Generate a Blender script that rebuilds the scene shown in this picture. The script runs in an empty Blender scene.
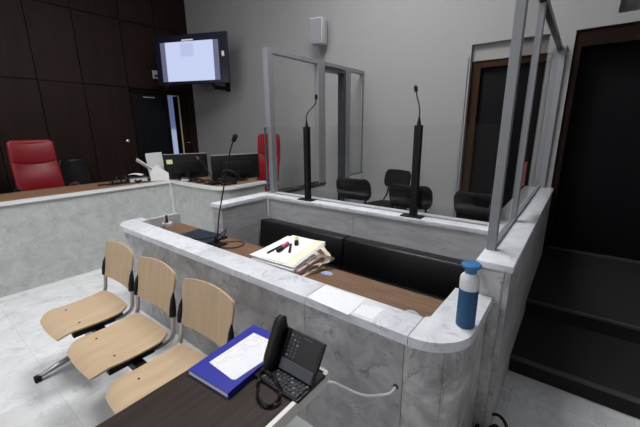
import bpy, bmesh, math, random
from mathutils import Vector, Matrix
random.seed(4)
PI = math.pi
S = bpy.context.scene
COL = S.collection

# ------------------------------------------------------------------ helpers
def tag(o, label=None, cat=None, group=None, kind=None):
    if label: o['label'] = label
    if cat: o['category'] = cat
    if group: o['group'] = group
    if kind: o['kind'] = kind
    return o

def thing(name, label, cat, loc=(0, 0, 0), rz=0.0, group=None):
    o = bpy.data.objects.new(name, None); COL.objects.link(o)
    o.empty_display_size = 0.05
    o.location = loc; o.rotation_euler = (0, 0, rz)
    return tag(o, label, cat, group)

def copy_tree(o, parent=None):
    c = o.copy(); COL.objects.link(c)
    if parent is not None: c.parent = parent
    for ch in list(o.children): copy_tree(ch, c)
    return c

def catmull(pts, n=8, closed=False):
    P = [Vector(p) for p in pts]; out = []
    N = len(P)
    rng = range(N if closed else N - 1)
    for i in rng:
        if closed: a, b, c, d = P[(i-1) % N], P[i], P[(i+1) % N], P[(i+2) % N]
        else: a, b, c, d = P[max(i-1, 0)], P[i], P[i+1], P[min(i+2, N-1)]
        for k in range(n):
            t = k / n
            out.append(0.5*((2*b) + (c-a)*t + (2*a-5*b+4*c-d)*t*t + (3*b-a-3*c+d)*t**3))
    if not closed: out.append(P[-1])
    return out

class MB:
    def __init__(s): s.bm = bmesh.new()
    def _xf(s, vs, m):
        if m is not None: bmesh.ops.transform(s.bm, matrix=m, verts=vs)
    def box(s, x0, x1, y0, y1, z0, z1, m=None, bev=0, seg=2):
        r = bmesh.ops.create_cube(s.bm, size=1.0); vs = r['verts']
        for v in vs:
            v.co = Vector((x0 if v.co.x < 0 else x1, y0 if v.co.y < 0 else y1, z0 if v.co.z < 0 else z1))
        if bev > 0:
            es = list({e for v in vs for e in v.link_edges})
            rr = bmesh.ops.bevel(s.bm, geom=es, offset=bev, segments=seg, profile=0.5, affect='EDGES')
            vs = list({v for f in rr['faces'] for v in f.verts} | {v for v in vs if v.is_valid})
        s._xf(vs, m); return s
    def prism(s, poly, z0, z1, m=None, bev=0, seg=2):
        a = [s.bm.verts.new((p[0], p[1], z0)) for p in poly]
        b = [s.bm.verts.new((p[0], p[1], z1)) for p in poly]
        fs = [s.bm.faces.new(list(reversed(a))), s.bm.faces.new(b)]
        n = len(poly)
        for i in range(n): fs.append(s.bm.faces.new((a[i], a[(i+1) % n], b[(i+1) % n], b[i])))
        vs = a + b
        if bev > 0:
            es = list(fs[1].edges)
            rr = bmesh.ops.bevel(s.bm, geom=es, offset=bev, segments=seg, profile=0.5, affect='EDGES')
            vs = list({v for v in vs if v.is_valid} | {v for f in rr['faces'] for v in f.verts})
        s._xf(vs, m); return s
    def tube(s, pts, r, seg=10, closed=False, cap=True, flat=None):
        P = [Vector(p) for p in pts]; N = len(P); rings = []
        rad = r if isinstance(r, (list, tuple)) else [r]*N
        up = None
        for i, p in enumerate(P):
            if closed: t = (P[(i+1) % N] - P[(i-1) % N])
            else: t = P[min(i+1, N-1)] - P[max(i-1, 0)]
            t.normalize()
            if up is None:
                up = Vector((0, 0, 1)) if abs(t.z) < 0.9 else Vector((1, 0, 0))
            a = t.cross(up)
            if a.length < 1e-5: a = t.orthogonal()
            a.normalize(); b = a.cross(t).normalized(); up = b
            ring = []
            for k in range(seg):
                th = 2*PI*k/seg
                ca, sa = math.cos(th), math.sin(th)
                if flat: ring.append(s.bm.verts.new(p + a*ca*rad[i]*flat[0] + b*sa*rad[i]*flat[1]))
                else: ring.append(s.bm.verts.new(p + (a*ca + b*sa)*rad[i]))
            rings.append(ring)
        M = N if closed else N-1
        for i in range(M):
            A, B = rings[i], rings[(i+1) % N]
            for k in range(seg):
                s.bm.faces.new((A[k], A[(k+1) % seg], B[(k+1) % seg], B[k]))
        if cap and not closed:
            s.bm.faces.new(list(reversed(rings[0]))); s.bm.faces.new(rings[-1])
        return s
    def lathe(s, prof, seg=32, m=None, c=(0, 0, 0)):
        rings = []; vs = []
        for (r, z) in prof:
            if r < 1e-6:
                v = s.bm.verts.new((c[0], c[1], c[2]+z)); rings.append([v]); vs.append(v)
            else:
                rg = [s.bm.verts.new((c[0]+r*math.cos(2*PI*k/seg), c[1]+r*math.sin(2*PI*k/seg), c[2]+z)) for k in range(seg)]
                rings.append(rg); vs += rg
        for A, B in zip(rings, rings[1:]):
            if len(A) == 1 and len(B) == 1: continue
            for k in range(seg):
                k2 = (k+1) % seg
                if len(A) == 1: s.bm.faces.new((A[0], B[k2], B[k]))
                elif len(B) == 1: s.bm.faces.new((A[k], A[k2], B[0]))
                else: s.bm.faces.new((A[k], A[k2], B[k2], B[k]))
        s._xf(vs, m); return s
    def sheet(s, fn, nu, nv, th):
        """closed shell: fn(u,v) in 0..1 gives a point; offset along the normal by th"""
        e = 1e-3
        T = []; Bt = []
        for i in range(nu+1):
            a = []; b = []
            for j in range(nv+1):
                u, v = i/nu, j/nv
                p = Vector(fn(u, v))
                uu, vv = min(max(u, .02), .98), min(max(v, .02), .98)
                du = Vector(fn(uu+e, vv)) - Vector(fn(uu-e, vv)); dv = Vector(fn(uu, vv+e)) - Vector(fn(uu, vv-e))
                n = du.cross(dv)
                n = n.normalized() if n.length > 1e-12 else Vector((0, 0, 1))
                t = th(u, v) if callable(th) else th
                a.append(s.bm.verts.new(p + n*t*.5)); b.append(s.bm.verts.new(p - n*t*.5))
            T.append(a); Bt.append(b)
        for i in range(nu):
            for j in range(nv):
                s.bm.faces.new((T[i][j], T[i+1][j], T[i+1][j+1], T[i][j+1]))
                s.bm.faces.new((Bt[i][j], Bt[i][j+1], Bt[i+1][j+1], Bt[i+1][j]))
        for i in range(nu):
            s.bm.faces.new((T[i][0], Bt[i][0], Bt[i+1][0], T[i+1][0]))
            s.bm.faces.new((T[i][nv], T[i+1][nv], Bt[i+1][nv], Bt[i][nv]))
        for j in range(nv):
            s.bm.faces.new((T[0][j], T[0][j+1], Bt[0][j+1], Bt[0][j]))
            s.bm.faces.new((T[nu][j], Bt[nu][j], Bt[nu][j+1], T[nu][j+1]))
        return s
    def hexa(s, bot, top):
        v = [s.bm.verts.new(p) for p in list(bot)+list(top)]
        for q in ((3, 2, 1, 0), (4, 5, 6, 7), (0, 1, 5, 4), (1, 2, 6, 5), (2, 3, 7, 6), (3, 0, 4, 7)):
            s.bm.faces.new([v[i] for i in q])
        return s
    def build(s, name, mat, parent=None, smooth=True, bevel=0, sub=0, seg=2, ang=35):
        bmesh.ops.recalc_face_normals(s.bm, faces=s.bm.faces[:])
        me = bpy.data.meshes.new(name); s.bm.to_mesh(me); s.bm.free()
        o = bpy.data.objects.new(name, me); COL.objects.link(o)
        if mat: me.materials.append(mat)
        if parent: o.parent = parent
        if bevel:
            md = o.modifiers.new('bevel', 'BEVEL'); md.width = bevel; md.segments = seg; md.limit_method = 'ANGLE'; md.angle_limit = math.radians(40)
        if sub:
            md = o.modifiers.new('sub', 'SUBSURF'); md.levels = sub; md.render_levels = sub
        if smooth:
            for p in me.polygons: p.use_smooth = True
            if not sub:
                me.set_sharp_from_angle(angle=math.radians(ang))
        return o

def struct(o): o['kind'] = 'structure'; return o

# ------------------------------------------------------------------ materials
def srgb(r, g, b):
    f = lambda c: (c/255/12.92) if c/255 <= .04045 else ((c/255+.055)/1.055)**2.4
    return (f(r), f(g), f(b), 1)

def newmat(name):
    m = bpy.data.materials.new(name); m.use_nodes = True
    nt = m.node_tree; b = nt.nodes['Principled BSDF']
    return m, nt, b

def plain(name, col, rough=.5, metal=0, bump=0, bscale=200, spec=.5, var=0, coat=0, vscale=6):
    m, nt, b = newmat(name)
    b.inputs['Base Color'].default_value = col
    b.inputs['Roughness'].default_value = rough
    b.inputs['Metallic'].default_value = metal
    b.inputs['Specular IOR Level'].default_value = spec
    b.inputs['Coat Weight'].default_value = coat
    tc = nt.nodes.new('ShaderNodeTexCoord')
    if bump:
        n = nt.nodes.new('ShaderNodeTexNoise'); n.inputs['Scale'].default_value = bscale; n.inputs['Detail'].default_value = 3
        bp = nt.nodes.new('ShaderNodeBump'); bp.inputs['Strength'].default_value = bump; bp.inputs['Distance'].default_value = .002
        nt.links.new(tc.outputs['Object'], n.inputs['Vector']); nt.links.new(n.outputs['Fac'], bp.inputs['Height']); nt.links.new(bp.outputs['Normal'], b.inputs['Normal'])
    if var:
        n = nt.nodes.new('ShaderNodeTexNoise'); n.inputs['Scale'].default_value = vscale; n.inputs['Detail'].default_value = 4
        mx = nt.nodes.new('ShaderNodeMix'); mx.data_type = 'RGBA'
        mx.inputs['A'].default_value = tuple(c*(1-var) for c in col[:3])+(1,); mx.inputs['B'].default_value = tuple(min(1, c*(1+var)) for c in col[:3])+(1,)
        nt.links.new(tc.outputs['Object'], n.inputs['Vector']); nt.links.new(n.outputs['Fac'], mx.inputs['Factor']); nt.links.new(mx.outputs['Result'], b.inputs['Base Color'])
    return m

def ramp(nt, stops):
    r = nt.nodes.new('ShaderNodeValToRGB'); cr = r.color_ramp
    while len(cr.elements) > 1: cr.elements.remove(cr.elements[-1])
    cr.elements[0].position = stops[0][0]; cr.elements[0].color = stops[0][1]
    for p, c in stops[1:]:
        e = cr.elements.new(p); e.color = c
    return r

def marble(name, base, mid, vein, scale=3.0, stretch=(1, 1, 1), rough=.3, vs=1.0, tile=None, grout=None, veinw=.06, spec=.5):
    m, nt, b = newmat(name); L = nt.links
    tc = nt.nodes.new('ShaderNodeTexCoord'); mp = nt.nodes.new('ShaderNodeMapping'); mp.inputs['Scale'].default_value = stretch
    mp.inputs['Rotation'].default_value = (.2, .35, .5)
    L.new(tc.outputs['Object'], mp.inputs['Vector'])
    n1 = nt.nodes.new('ShaderNodeTexNoise'); n1.inputs['Scale'].default_value = scale; n1.inputs['Detail'].default_value = 7; n1.inputs['Roughness'].default_value = .62; n1.inputs['Distortion'].default_value = .6
    L.new(mp.outputs['Vector'], n1.inputs['Vector'])
    r1 = ramp(nt, [(.32, mid), (.62, base)]); L.new(n1.outputs['Fac'], r1.inputs['Fac'])
    n2 = nt.nodes.new('ShaderNodeTexNoise'); n2.inputs['Scale'].default_value = scale*.75*vs; n2.inputs['Detail'].default_value = 6; n2.inputs['Distortion'].default_value = 1.6
    L.new(mp.outputs['Vector'], n2.inputs['Vector'])
    # thin veins where the noise crosses .5
    s1 = nt.nodes.new('ShaderNodeMath'); s1.operation = 'SUBTRACT'; s1.inputs[1].default_value = .5; L.new(n2.outputs['Fac'], s1.inputs[0])
    s2 = nt.nodes.new('ShaderNodeMath'); s2.operation = 'ABSOLUTE'; L.new(s1.outputs[0], s2.inputs[0])
    r2 = ramp(nt, [(0, (1, 1, 1, 1)), (veinw, (0, 0, 0, 1))]); L.new(s2.outputs[0], r2.inputs['Fac'])
    n3 = nt.nodes.new('ShaderNodeTexNoise'); n3.inputs['Scale'].default_value = scale*1.3; L.new(mp.outputs['Vector'], n3.inputs['Vector'])
    r3 = ramp(nt, [(.42, (0, 0, 0, 1)), (.7, (1, 1, 1, 1))]); L.new(n3.outputs['Fac'], r3.inputs['Fac'])
    mu = nt.nodes.new('ShaderNodeMath'); mu.operation = 'MULTIPLY'; L.new(r2.outputs['Color'], mu.inputs[0]); L.new(r3.outputs['Color'], mu.inputs[1])
    mx = nt.nodes.new('ShaderNodeMix'); mx.data_type = 'RGBA'; L.new(mu.outputs[0], mx.inputs['Factor']); L.new(r1.outputs['Color'], mx.inputs['A']); mx.inputs['B'].default_value = vein
    out = mx.outputs['Result']
    if tile:
        br = nt.nodes.new('ShaderNodeTexBrick'); br.offset = 0; br.inputs['Scale'].default_value = 1
        br.inputs['Brick Width'].default_value = tile; br.inputs['Row Height'].default_value = tile
        br.inputs['Mortar Size'].default_value = .0015; br.inputs['Mortar Smooth'].default_value = .1
        br.inputs['Color1'].default_value = (1, 1, 1, 1); br.inputs['Color2'].default_value = (.9, .9, .9, 1); br.inputs['Mortar'].default_value = grout
        m2 = nt.nodes.new('ShaderNodeMapping'); m2.inputs['Location'].default_value = (.13, .22, 0)
        L.new(tc.outputs['Object'], m2.inputs['Vector']); L.new(m2.outputs['Vector'], br.inputs['Vector'])
        mm = nt.nodes.new('ShaderNodeMix'); mm.data_type = 'RGBA'; mm.blend_type = 'MULTIPLY'; mm.inputs['Factor'].default_value = 1
        L.new(out, mm.inputs['A']); L.new(br.outputs['Color'], mm.inputs['B']); out = mm.outputs['Result']
    L.new(out, b.inputs['Base Color'])
    b.inputs['Roughness'].default_value = rough; b.inputs['Specular IOR Level'].default_value = spec
    return m

def wood(name, c1, c2, scale=8, stretch=(1, 1, 1), rough=.4, spec=.5):
    m, nt, b = newmat(name); L = nt.links
    tc = nt.nodes.new('ShaderNodeTexCoord'); mp = nt.nodes.new('ShaderNodeMapping'); mp.inputs['Scale'].default_value = stretch
    L.new(tc.outputs['Object'], mp.inputs['Vector'])
    n = nt.nodes.new('ShaderNodeTexNoise'); n.inputs['Scale'].default_value = scale; n.inputs['Detail'].default_value = 6; n.inputs['Distortion'].default_value = .3
    L.new(mp.outputs['Vector'], n.inputs['Vector'])
    r = ramp(nt, [(.3, c1), (.7, c2)]); L.new(n.outputs['Fac'], r.inputs['Fac']); L.new(r.outputs['Color'], b.inputs['Base Color'])
    b.inputs['Roughness'].default_value = rough; b.inputs['Specular IOR Level'].default_value = spec
    return m

def glassmat(name, tint=(.975, .985, .983, 1), fres=1.45):
    m = bpy.data.materials.new(name); m.use_nodes = True; nt = m.node_tree; nt.nodes.clear(); L = nt.links
    out = nt.nodes.new('ShaderNodeOutputMaterial'); mix = nt.nodes.new('ShaderNodeMixShader')
    t = nt.nodes.new('ShaderNodeBsdfTransparent'); t.inputs['Color'].default_value = tint
    g = nt.nodes.new('ShaderNodeBsdfGlossy'); g.inputs['Roughness'].default_value = .02
    f = nt.nodes.new('ShaderNodeFresnel'); f.inputs['IOR'].default_value = fres
    ge = nt.nodes.new('ShaderNodeNewGeometry'); iv = nt.nodes.new('ShaderNodeMath'); iv.operation = 'SUBTRACT'; iv.inputs[0].default_value = 1
    L.new(ge.outputs['Backfacing'], iv.inputs[1]); mu = nt.nodes.new('ShaderNodeMath'); mu.operation = 'MULTIPLY'; L.new(f.outputs[0], mu.inputs[0]); L.new(iv.outputs[0], mu.inputs[1])
    L.new(mu.outputs[0], mix.inputs[0]); L.new(t.outputs[0], mix.inputs[1]); L.new(g.outputs[0], mix.inputs[2]); L.new(mix.outputs[0], out.inputs['Surface'])
    return m

def emit(name, col, st):
    m, nt, b = newmat(name)
    b.inputs['Base Color'].default_value = (.02, .02, .02, 1)
    b.inputs['Emission Color'].default_value = col; b.inputs['Emission Strength'].default_value = st
    return m

def paper(name, col, ink, axis='Y', lines=70, amount=.55):
    """white sheet with rows of grey print"""
    m, nt, b = newmat(name); L = nt.links
    tc = nt.nodes.new('ShaderNodeTexCoord'); sp = nt.nodes.new('ShaderNodeSeparateXYZ'); L.new(tc.outputs['Object'], sp.inputs[0])
    mu = nt.nodes.new('ShaderNodeMath'); mu.operation = 'MULTIPLY'; mu.inputs[1].default_value = lines; L.new(sp.outputs[axis], mu.inputs[0])
    fr = nt.nodes.new('ShaderNodeMath'); fr.operation = 'FRACT'; L.new(mu.outputs[0], fr.inputs[0])
    gt = nt.nodes.new('ShaderNodeMath'); gt.operation = 'GREATER_THAN'; gt.inputs[1].default_value = .6; L.new(fr.outputs[0], gt.inputs[0])
    n = nt.nodes.new('ShaderNodeTexNoise'); n.inputs['Scale'].default_value = 26; n.inputs['Detail'].default_value = 2
    L.new(tc.outputs['Object'], n.inputs['Vector'])
    g2 = nt.nodes.new('ShaderNodeMath'); g2.operation = 'GREATER_THAN'; g2.inputs[1].default_value = .48; L.new(n.outputs['Fac'], g2.inputs[0])
    m3 = nt.nodes.new('ShaderNodeMath'); m3.operation = 'MULTIPLY'; L.new(gt.outputs[0], m3.inputs[0]); L.new(g2.outputs[0], m3.inputs[1])
    m4 = nt.nodes.new('ShaderNodeMath'); m4.operation = 'MULTIPLY'; m4.inputs[1].default_value = amount; L.new(m3.outputs[0], m4.inputs[0])
    mx = nt.nodes.new('ShaderNodeMix'); mx.data_type = 'RGBA'; L.new(m4.outputs[0], mx.inputs['Factor']); mx.inputs['A'].default_value = col; mx.inputs['B'].default_value = ink
    L.new(mx.outputs['Result'], b.inputs['Base Color']); b.inputs['Roughness'].default_value = .7
    return m

G = lambda v: (v, v, v, 1)
M = {}
M['slab'] = marble('marble_top', (.70, .71, .75, 1), (.56, .58, .63, 1), (.38, .41, .46, 1), 9, (1, 1, 1), .3, 1.0, veinw=.035)
M['panel'] = marble('marble_panel', (.49, .49, .50, 1), (.29, .29, .30, 1), (.18, .18, .185, 1), 7, (1.0, 1, 1.0), .35, 1.2, veinw=.03)
M['pier'] = marble('marble_pier', (.58, .58, .58, 1), (.21, .21, .21, 1), (.11, .11, .11, 1), 6, (1, 1, .9), .33, 1.2, veinw=.03)
M['brushed'] = marble('marble_striped', (.50, .505, .52, 1), (.38, .385, .40, 1), (.30, .305, .32, 1), 6, (.7, .7, 3), .33, veinw=.03)
M['bench'] = marble('marble_bench', (.52, .54, .525, 1), (.41, .43, .42, 1), (.33, .345, .34, 1), 8, (1, 1, 1), .4, 1.6, veinw=.035)
M['edge'] = plain('white_marble_edge', (.78, .79, .8, 1), .3, var=.06)
M['floor'] = marble('marble_floor', (.80, .81, .82, 1), (.68, .69, .71, 1), (.56, .57, .59, 1), 4, (1, 1, 1), .22, 1.4, tile=.6, grout=(.72, .72, .72, 1))
M['wall'] = plain('wall_paint', (.28, .275, .28, 1), .85, var=.03, vscale=1.2)
M['wallwhite'] = plain('white_paint', (.5, .5, .5, 1), .8)
M['woodwall'] = wood('dark_wood_panel', (.012, .0055, .004, 1), (.021, .010, .0072, 1), 3, (3, 3, .6), .55, .2)
M['gap'] = plain('dark_gap', G(.004), .9, spec=.1)
M['ceil'] = plain('ceiling_paint', G(.8), .9)
M['carpet'] = plain('black_carpet', (.013, .013, .0145, 1), .85, bump=.4, bscale=400, spec=.3)
M['carpetedge'] = plain('black_nosing', (.05, .05, .054, 1), .4)
M['doorblack'] = plain('black_door', (.0028, .0028, .0042, 1), .6, spec=.12)
M['doorframe'] = wood('dark_brown_frame', (.010, .0048, .0035, 1), (.017, .008, .0055, 1), 6, (4, 4, .5), .7, .08)
M['brownframe'] = wood('brown_frame', (.022, .010, .0045, 1), (.036, .017, .0075, 1), 6, (4, 4, .5), .65, .1)
M['navy'] = plain('navy_door', (.003, .0045, .009, 1), .4, spec=.25)
M['desk'] = wood('brown_desk', (.13, .072, .042, 1), (.21, .125, .077, 1), 7, (.6, 6, 1), .5, .3)
M['benchwood'] = wood('bench_wood', (.17, .095, .055, 1), (.26, .155, .095, 1), 7, (6, .6, 1), .5, .3)
M['table'] = wood('dark_walnut', (.014, .008, .0065, 1), (.038, .022, .017, 1), 9, (9, .55, 1), .5, .25)
M['rim'] = plain('table_rim', (.68, .67, .64, 1), .4)
M['birch'] = wood('birch_ply', (.47, .345, .225, 1), (.55, .41, .275, 1), 4, (4, .7, .7), .5, .3)
M['birchb'] = wood('birch_ply_back', (.46, .335, .22, 1), (.54, .40, .27, 1), 4, (4, .7, .6), .5, .3)
M['chrome'] = plain('satin_steel', (.55, .56, .58, 1), .28, 1)
M['alu'] = plain('grey_aluminium', (.24, .245, .265, 1), .5, .15)
M['aludark'] = plain('dark_aluminium', (.05, .052, .06, 1), .35, .5)
M['black'] = plain('black_plastic', (.006, .006, .007, 1), .5, spec=.3)
M['blackmetal'] = plain('black_metal', (.004, .004, .0045, 1), .55, spec=.25)
M['blackfoam'] = plain('black_foam', (.006, .006, .006, 1), .95)
M['blackleather'] = plain('black_leather', (.005, .005, .006, 1), .4, bump=.2, bscale=120, spec=.35)
M['blackcloth'] = plain('black_cloth', (.005, .005, .006, 1), .9, bump=.3, bscale=300, spec=.2)
M['darkgrey'] = plain('dark_grey_plastic', (.035, .037, .045, 1), .45)
M['red'] = plain('red_leather', (.21, .006, .013, 1), .42, bump=.3, bscale=60, var=.12)
M['phone'] = plain('phone_plastic', (.007, .0075, .011, 1), .45, spec=.35)
M['phonelip'] = plain('phone_lip', (.035, .038, .052, 1), .45)
M['key'] = plain('phone_key', (.022, .023, .03, 1), .4)
M['keydot'] = plain('key_print', (.13, .14, .16, 1), .5)
M['screenoff'] = plain('dark_screen', (.006, .006, .006, 1), .35, spec=.25)
M['folder'] = plain('blue_folder', (.020, .026, .30, 1), .4)
M['white'] = plain('white_plastic', (.75, .75, .76, 1), .4)
M['offwhite'] = plain('offwhite_plastic', (.52, .53, .54, 1), .5)
M['paperplain'] = plain('plain_paper', (.80, .80, .82, 1), .7)
M['papertext'] = paper('printed_paper', (.80, .80, .83, 1), (.35, .35, .38, 1), 'Y', 75, .3)
M['papertext2'] = paper('faint_print', (.80, .81, .85, 1), (.45, .46, .5, 1), 'X', 60, .12)
M['manila'] = plain('cream_card', (.74, .73, .58, 1), .6)
M['manila2'] = plain('tan_card', (.52, .43, .34, 1), .7)
M['pinkcard'] = plain('pink_card', (.52, .38, .38, 1), .7)
M['strap'] = plain('cloth_strap', (.66, .56, .46, 1), .85, bump=.5, bscale=300)
M['pink'] = plain('pink_marker', (.42, .06, .17, 1), .4)
M['yellowgreen'] = plain('yellow_cap', (.55, .60, .22, 1), .4)
M['bottle'] = plain('blue_steel', (.010, .072, .18, 1), .5, .1, bump=.1, bscale=500)
M['bottlecap'] = plain('blue_cap', (.025, .15, .36, 1), .4)
M['bottlewhite'] = plain('white_band', (.66, .67, .70, 1), .4)
M['laptop'] = plain('slate_laptop', (.022, .028, .05, 1), .4, .3)
M['glass'] = glassmat('clear_glass')
M['glassthin'] = glassmat('partition_glass', (.98, .985, .985, 1), 1.35)
M['glassedge'] = plain('green_glass_edge', (.03, .12, .12, 1), .15)
M['bezel'] = plain('tv_bezel', (.008, .007, .022, 1), .25)
M['redpaper'] = paper('red_notice', (.55, .08, .09, 1), (.8, .7, .68, 1), 'Z', 38, .8)
M['cable_white'] = plain('white_cable', (.85, .85, .85, 1), .4)
M['speaker_front'] = plain('grey_grille', (.20, .205, .225, 1), .8, bump=.4, bscale=500)
M['speaker_body'] = plain('white_speaker', (.48, .48, .50, 1), .5)
M['postit'] = plain('yellow_note', (.62, .66, .40, 1), .7)
M['blueprint'] = marble('blue_wrap', (.08, .15, .42, 1), (.5, .52, .6, 1), (.7, .7, .75, 1), 22, (1, 1, 1), .5)
M['clear'] = plain('frosted_plastic', (.42, .42, .42, 1), .3)

# ------------------------------------------------------------------ camera
def setup_camera():
    f = 331.8; a, b, c = 0.2512384, 0.6605661, -0.0102718
    Rx = Matrix(((1, 0, 0), (0, math.cos(a), -math.sin(a)), (0, math.sin(a), math.cos(a))))
    Ry = Matrix(((math.cos(b), 0, math.sin(b)), (0, 1, 0), (-math.sin(b), 0, math.cos(b))))
    Rz = Matrix(((math.cos(c), -math.sin(c), 0), (math.sin(c), math.cos(c), 0), (0, 0, 1)))
    Mx = Rz @ Rx @ Ry
    row = [Vector((Mx[i][0], Mx[i][2], -Mx[i][1])) for i in range(3)]
    X, Y, Z = row[0], -row[1], -row[2]
    cam = bpy.data.objects.new('camera', bpy.data.cameras.new('camera')); COL.objects.link(cam)
    cam.matrix_world = Matrix(((X.x, Y.x, Z.x, 0), (X.y, Y.y, Z.y, 0), (X.z, Y.z, Z.z, 1.65), (0, 0, 0, 1)))
    cam.data.sensor_width = 36; cam.data.lens = f/640*36; cam.data.clip_start = .05
    S.camera = cam
setup_camera()

# ------------------------------------------------------------------ room
XL, XR, YF, YB, ZC = -6.83, 2.6, -3.2, 4.35, 4.6
struct(MB().box(-8.3, XR+.1, YF-.1, 5.2, -.1, 0).build('floor', M['floor'], smooth=False))
struct(MB().box(-8.3, XR+.1, YF-.1, 5.2, ZC, ZC+.1).build('ceiling', M['ceil'], smooth=False))
# back wall with openings: alcove, entrance door, high niche
w = MB()
AX0, AX1, AZ = -1.155, -.405, 2.555        # alcove
DX0, DX1, DZ = -.20, 1.15, 2.55            # entrance door
NX0, NX1, NZ0, NZ1 = .09, 1.0, 2.64, 3.4    # high niche
T = .42
w.box(-6.83, AX0, YB, YB+T, 0, ZC); w.box(AX0, AX1, YB, YB+T, AZ, ZC); w.box(AX1, DX0, YB, YB+T, 0, ZC)
w.box(DX0, NX0, YB, YB+T, DZ, ZC); w.box(NX0, NX1, YB, YB+T, DZ, NZ0); w.box(NX0, NX1, YB, YB+T, NZ1, ZC); w.box(NX1, DX1, YB, YB+T, DZ, ZC)
w.box(DX1, XR, YB, YB+T, 0, ZC)
w.box(-6.83, XR, YB+T, YB+T+.1, 0, ZC)
struct(w.build('wall_back', M['wall'], smooth=False))
struct(MB().box(XR, XR+.1, YF, YB, 0, ZC).build('wall_right', M['wallwhite'], smooth=False))
struct(MB().box(XL-.1, -5.4, YF-.1, YF, 0, ZC).box(-.6, XR, YF-.1, YF, 0, ZC).box(-5.4, -.6, YF-.1, YF, 0, 1.8).box(-5.4, -.6, YF-.1, YF, 3.9, ZC).build('wall_front', M['wall'], smooth=False))
wn = MB().box(-5.4, -.6, YF-.08, YF-.06, 1.8, 3.9).build('fill_window', emit('fill_window_glow', (.95, .97, 1, 1), 3.0), smooth=False); struct(wn)  # unseen glowing window, added to throw soft fill onto the upright panels
fr = MB().box(-5.4, -.6, YF-.06, YF, 1.8, 1.86).box(-5.4, -.6, YF-.06, YF, 3.84, 3.9)
for k in range(5): fr.box(-5.4+k*1.185, -5.4+k*1.185+.06, YF-.06, YF, 1.86, 3.84)
fr.build('window_frame', M['alu'], wn, smooth=False)  # frame of the added fill window, out of view
# left wall: dark wood panels separated by shadow gaps, opening Y 3.0..4.22
OY0, OY1, OZ = 3.02, 4.20, 2.385
lw = MB()
lw.box(XL-.12, XL-.02, YF, OY0, 0, ZC).box(XL-.12, XL-.02, OY1, YB+.1, 0, ZC).box(XL-.12, XL-.02, OY0, OY1, OZ, ZC)
struct(lw.build('wall_left', M['gap'], smooth=False))
panels = MB(); g = .006
ys = [-3.2, -2.6, -1.99, -1.38, -.77, -.155, .455, 1.065, 1.675, 2.29, 3.02]
for a, b in zip(ys, ys[1:]):
    for z0, z1 in ((0, 1.21), (1.21, 2.425), (2.425, 3.56), (3.56, ZC)):
        if z1 == 1.21: continue
        z0b = 0 if z0 == 1.21 else z0
        panels.box(XL-.02, XL, a+g, b-g, z0b+(g if z0b else 0), z1-g)
for z0, z1 in ((2.425, 3.56), (3.56, ZC)):
    panels.box(XL-.02, XL, 3.02+g, 3.66-g, z0+g, z1-g); panels.box(XL-.02, XL, 3.66+g, YB-.002, z0+g, z1-g)
panels.box(XL-.02, XL, OY1, YB-.002, 0, 2.425-g)
struct(panels.build('trim_1', M['woodwall'], smooth=False))
# lobby behind the wood wall opening
struct(MB().box(-8.2, -8.1, 2.4, 5.1, 0, 3).box(-8.1, XL-.12, 2.4, 2.5, 0, 3).box(-8.1, XL-.12, 5.0, 5.1, 0, 3).box(-8.2, XL-.12, 2.4, 5.1, 2.9, 3).build('wall_lobby', M['doorblack'], smooth=False))
def glow_window():
    m, nt, b = newmat('daylit_pane'); L = nt.links
    tc = nt.nodes.new('ShaderNodeTexCoord'); sp = nt.nodes.new('ShaderNodeSeparateXYZ'); L.new(tc.outputs['Object'], sp.inputs[0])
    r = ramp(nt, [(.0, (.20, .25, .38, 1)), (.62, (.20, .24, .36, 1)), (.66, (.07, .085, .17, 1)), (1, (.06, .07, .14, 1))])
    mr = nt.nodes.new('ShaderNodeMapRange'); mr.inputs['From Min'].default_value = 0; mr.inputs['From Max'].default_value = 2.6
    L.new(sp.outputs['Z'], mr.inputs['Value']); L.new(mr.outputs[0], r.inputs['Fac'])
    b.inputs['Base Color'].default_value = G(.02); L.new(r.outputs['Color'], b.inputs['Emission Color']); b.inputs['Emission Strength'].default_value = 1.6
    return m
wn = MB().box(-8.1, -8.08, 4.2, 4.8, .3, 2.6).build('window_1', glow_window(), smooth=False); struct(wn)
MB().box(-8.08, -8.05, 4.1, 4.2, .2, 2.7).box(-8.08, -8.05, 4.8, 4.9, .2, 2.7).box(-8.08, -8.05, 4.2, 4.8, 2.6, 2.7).build('window_frame', M['doorblack'], wn, smooth=False)
d = MB().box(-6.92, -6.87, 3.06, 3.71, 0, 2.34, bev=.003).build('door_1', M['navy'], smooth=False); struct(d)
MB().box(-6.875, -6.862, 3.2, 3.6, .3, 2.2).build('door_panel', M['navy'], d, smooth=False)
MB().box(-6.865, -6.85, 3.28, 3.50, 2.265, 2.28).build('door_plate', M['offwhite'], d, smooth=False)
d = MB().box(-7.3, -6.9, 4.13, 4.18, 0, 2.36, bev=.003).box(-6.9, -6.87, 4.02, 4.2, 0, 2.36).build('door_2', M['doorframe'], smooth=False); struct(d)
MB().box(-6.87, -6.855, 3.995, 4.02, 0, 2.36).build('door_edge', M['manila2'], d, smooth=False)
MB().tube([(-6.86, 4.1, 1.38), (-6.83, 4.1, 1.38), (-6.82, 4.16, 1.38)], .008).build('door_handle', M['chrome'], d)
struct(MB().box(-6.93, -6.83, 3.71, 3.755, 0, OZ).box(-6.93, -6.825, 3.02, 3.06, 0, OZ).box(-6.93, -6.825, 3.02, 4.2, OZ-.04, OZ).build('trim_2', M['doorframe'], smooth=False))
k = MB().lathe([(0, 0), (.012, 0), (.012, .03), (.03, .035), (.032, .05), (.022, .058), (0, .06)], 20, Matrix.Rotation(PI/2, 4, 'Y')).build('panel_knob', M['chrome'])
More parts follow.
